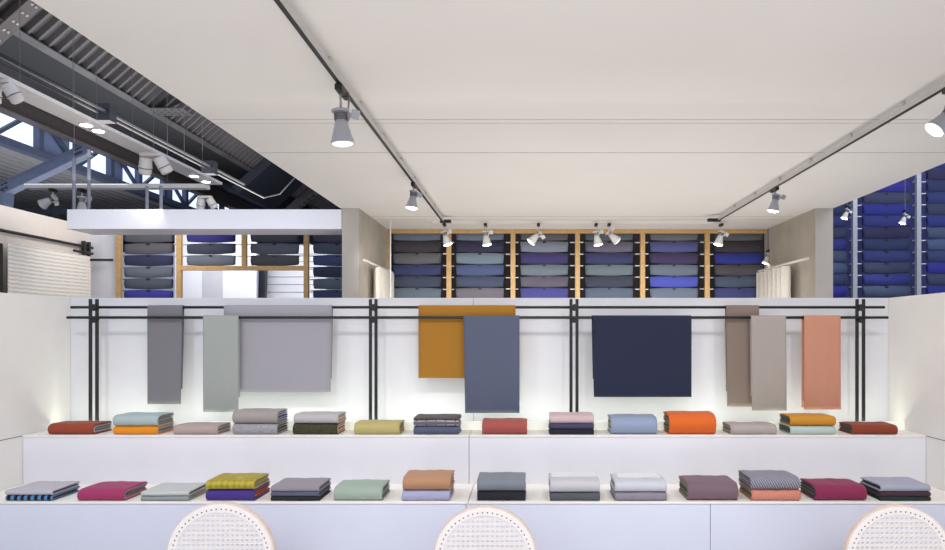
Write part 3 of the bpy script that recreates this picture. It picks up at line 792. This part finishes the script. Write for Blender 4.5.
# white hanger posts
for x, ya in ((74, 158), (89, 150), (147, 186), (161, 186)):
    p_ = P(x, ya, 12.6); 
    t = MB().tube([(0, 0, 0), (0, 0, PZ(215, 12.6)-p_.z-.2)], .028, 8).build('hanger_pole', M['chrome'], None, smooth=True, loc=p_)
    tag(t, {74: 'thin pale pole behind the left end of the fascia', 89: 'slightly taller thin pale pole right of the first', 147: 'short pale pole under the cross boom', 161: 'short pale pole right of the other short one'}[x], 'pole')
# boom lamps: recessed glowing discs and twin cylinders
def disc(X, Y, lab):
    t = thing('downlight', lab, 'lamp', (X, Y, ZBM), 0, 'round downlights in the white booms')
    rg = MB().lathe([(.076, -.012), (.086, 0)], 24).build('ring', M['lampwhite'], t, smooth=False)
    MB().lathe([(.068, -.016), (.072, -.0125)], 24).build('lens', M['lens'], rg)
bx = -5.485
for (x, lab) in ((86, 'glowing round downlight in the long boom, left of the close pair'), (98.5, 'glowing round downlight in the long boom, right of the close pair'), (194, 'glowing round downlight near the far end of the long boom'), (206, 'glowing round downlight at the very end of the long boom')):
    disc(bx, bx*F/(x-VX), lab)
def twin(px, Y, lab, k=1.0, z=None):
    t = thing('cylinder_spotlight', lab, 'lamp', (PX(px, Y), Y, ZBM if z is None else z), 0)
    MB().box(-.22*k, .22*k, -.08*k, .08*k, -.07*k, 0).build('mount_plate', M['boom'], t, bevel=.006)
    for sx, ax in ((-.12, .25), (.12, -.45)):
        R_ = Matrix.Translation((sx*k, 0, -.07*k)) @ Matrix.Rotation(ax, 4, 'Y') @ Matrix.Rotation(.35, 4, 'X')
        h = MB().lathe([(.06*k, 0), (.115*k, -.02*k), (.125*k, -.2*k), (.135*k, -.21*k), (.135*k, -.235*k), (.12*k, -.24*k), (.12*k, -.33*k), (.09*k, -.36*k)], 28, R_).build('housing', M['boom'], t, smooth=False)
        MB().lathe([(.137*k, -.214*k), (.137*k, -.228*k)], 28, R_).build('band', M['black'], h)
twin(152, 10.7, 'pair of white cylinder spotlights hanging under the long boom', .72)
twin(0, 7.6, 'large white cylinder spotlight pair cut by the left edge', .56)
twin(205, 13.0, 'small white cylinder spotlight pair just above the fascia', .55, z=PZ(196, 13.0))
def hang(px, py, Y, k, lab, tilt):
    p_ = P(px, py, Y); spot(p_, tilt, 0, k, lab, on=False, pale=True, group='lamps under the cross boom')
hang(82, 189, 13.1, 1.7, 'white spotlight hanging from the cross boom between the thin poles', 0)
hang(53, 189, 13.1, 1.5, 'white spotlight tilted left under the cross boom', r(60))
# cable tray beside the boom
t = thing('cable_tray', 'thin shiny metal rail with looped end above the long boom', 'rail', (0, 0, 0))
Zt = 3.4; Xt = -Zt*1.94
MB().tube([(Xt, 6, EYE+Zt), (Xt, 15.5, EYE+Zt), (Xt, 18.6, EYE+Zt), (Xt+.3, 18.9, EYE+Zt+.15), (Xt+1.0, 18.9, EYE+Zt+.9)], .02, 8).build('rail', M['greysteel'], t, smooth=True)
MB().tube([(Xt+.12, 6, EYE+Zt+.02), (Xt+.12, 17, EYE+Zt+.02)], .03, 6).build('rail', M['darksteel'], t)
for y in (11.4, 15.2): MB().box(Xt-.08, Xt+.18, y, y+.2, EYE+Zt-.12, EYE+Zt+.14).build('junction_box', M['darksteel'], t)

# ------------------------------------------------------------------ lights
def area(name, loc, rot, sx, sy, e, c=(1, 1, 1)):
    l = bpy.data.lights.new(name, 'AREA'); l.shape = 'RECTANGLE'; l.size = sx; l.size_y = sy; l.energy = e; l.color = c
    o = bpy.data.objects.new(name, l); C.objects.link(o); o.location = loc; o.rotation_euler = rot; return o
# cove strip behind the lip washing the back wall
area('cove_light', ((XL+XR)/2, YL+.05, ZU+.02), (math.radians(180-12), 0, 0), XR-XL-.1, .03, 4.2, (.97, 1, .84))
area('front_key', (-.3, -.8, 2.9), (math.radians(62), 0, 0), 5, .6, 15, (1, .98, .95))
area('floor_bounce', (.5, 1.0, .05), (math.radians(180), 0, 0), 6, 3.5, 112, (1, .95, .92))
area('hall_bounce', (.7, 7.4, .6), (math.radians(180), 0, 0), 5.2, 4.6, 94, (1, .96, .9))
area('rack_wash', (.6, 8.0, 2.6), (math.radians(62), 0, 0), 4.6, .3, 34, (1, .96, .9)).data.spread = 1.6
area('left_wing', (-4.2, 8.9, 3.2), (math.radians(60), 0, math.radians(90)), 1.5, .5, 25, (1, .95, .9))
area('right_rack_wash', (5.2, 7.5, 4.2), (math.radians(65), 0, 0), 2.5, .5, 40, (.95, .95, 1))
area('hall_fill', (-10, 16, 4.2), (math.radians(180), 0, 0), 6, 12, 380, (.88, .93, 1))  # unseen area fill under the hall roof, facing up to brighten it
area('roof_fill', (-6.5, 17, 4.6), (math.radians(180), 0, 0), 3, 12, 360, (1, .97, .95))  # second upward fill, added to lift the dark roof deck
area('fascia_wash', (-3.7, 6.6, 2.85), (math.radians(85), 0, 0), 3.4, .2, 3.5, (1, .97, .93)).data.spread = 1.0  # fill added to brighten the white fascia, no fixture
area('panel_wash', (-3.5, 11, 3.1), (math.radians(50), 0, 0), 4, .4, 50, (1, 1, 1))
for X in (-2.45, -1.3, -.2, .85, 1.95):  # unseen fill spots added to light the shelf tops, no fixtures
    l = bpy.data.lights.new('counter_fill_spot', 'SPOT'); l.energy = 46; l.spot_size = 1.7; l.spot_blend = 1; l.shadow_soft_size = .12; l.color = (1, .98, .96)
    o = bpy.data.objects.new('counter_fill_spot', l); C.objects.link(o); o.location = (X, 2.7, 2.88)
    o.rotation_euler = (Vector((X*.95, 4.15, .8))-Vector(o.location)).to_track_quat('-Z', 'Y').to_euler()
w = bpy.data.worlds.new('World'); bpy.context.scene.world = w; w.use_nodes = True
bg = w.node_tree.nodes['Background']; bg.inputs['Color'].default_value = (.76, .83, 1, 1); bg.inputs['Strength'].default_value = .85

# ------------------------------------------------------------------ camera
cam = bpy.data.cameras.new('camera'); co = bpy.data.objects.new('camera', cam); C.objects.link(co)
co.location = (0, 0, EYE); co.rotation_euler = (math.pi/2, 0, 0)
cam.sensor_width = 36; cam.lens = F/945*36; cam.shift_x = -(VX-472.5)/945; cam.shift_y = (VY-275)/945
cam.clip_start = .05; cam.clip_end = 200
bpy.context.scene.camera = co
sc = bpy.context.scene
sc.view_settings.view_transform = 'Standard'; sc.view_settings.look = 'None'
sc.view_settings.exposure = 0
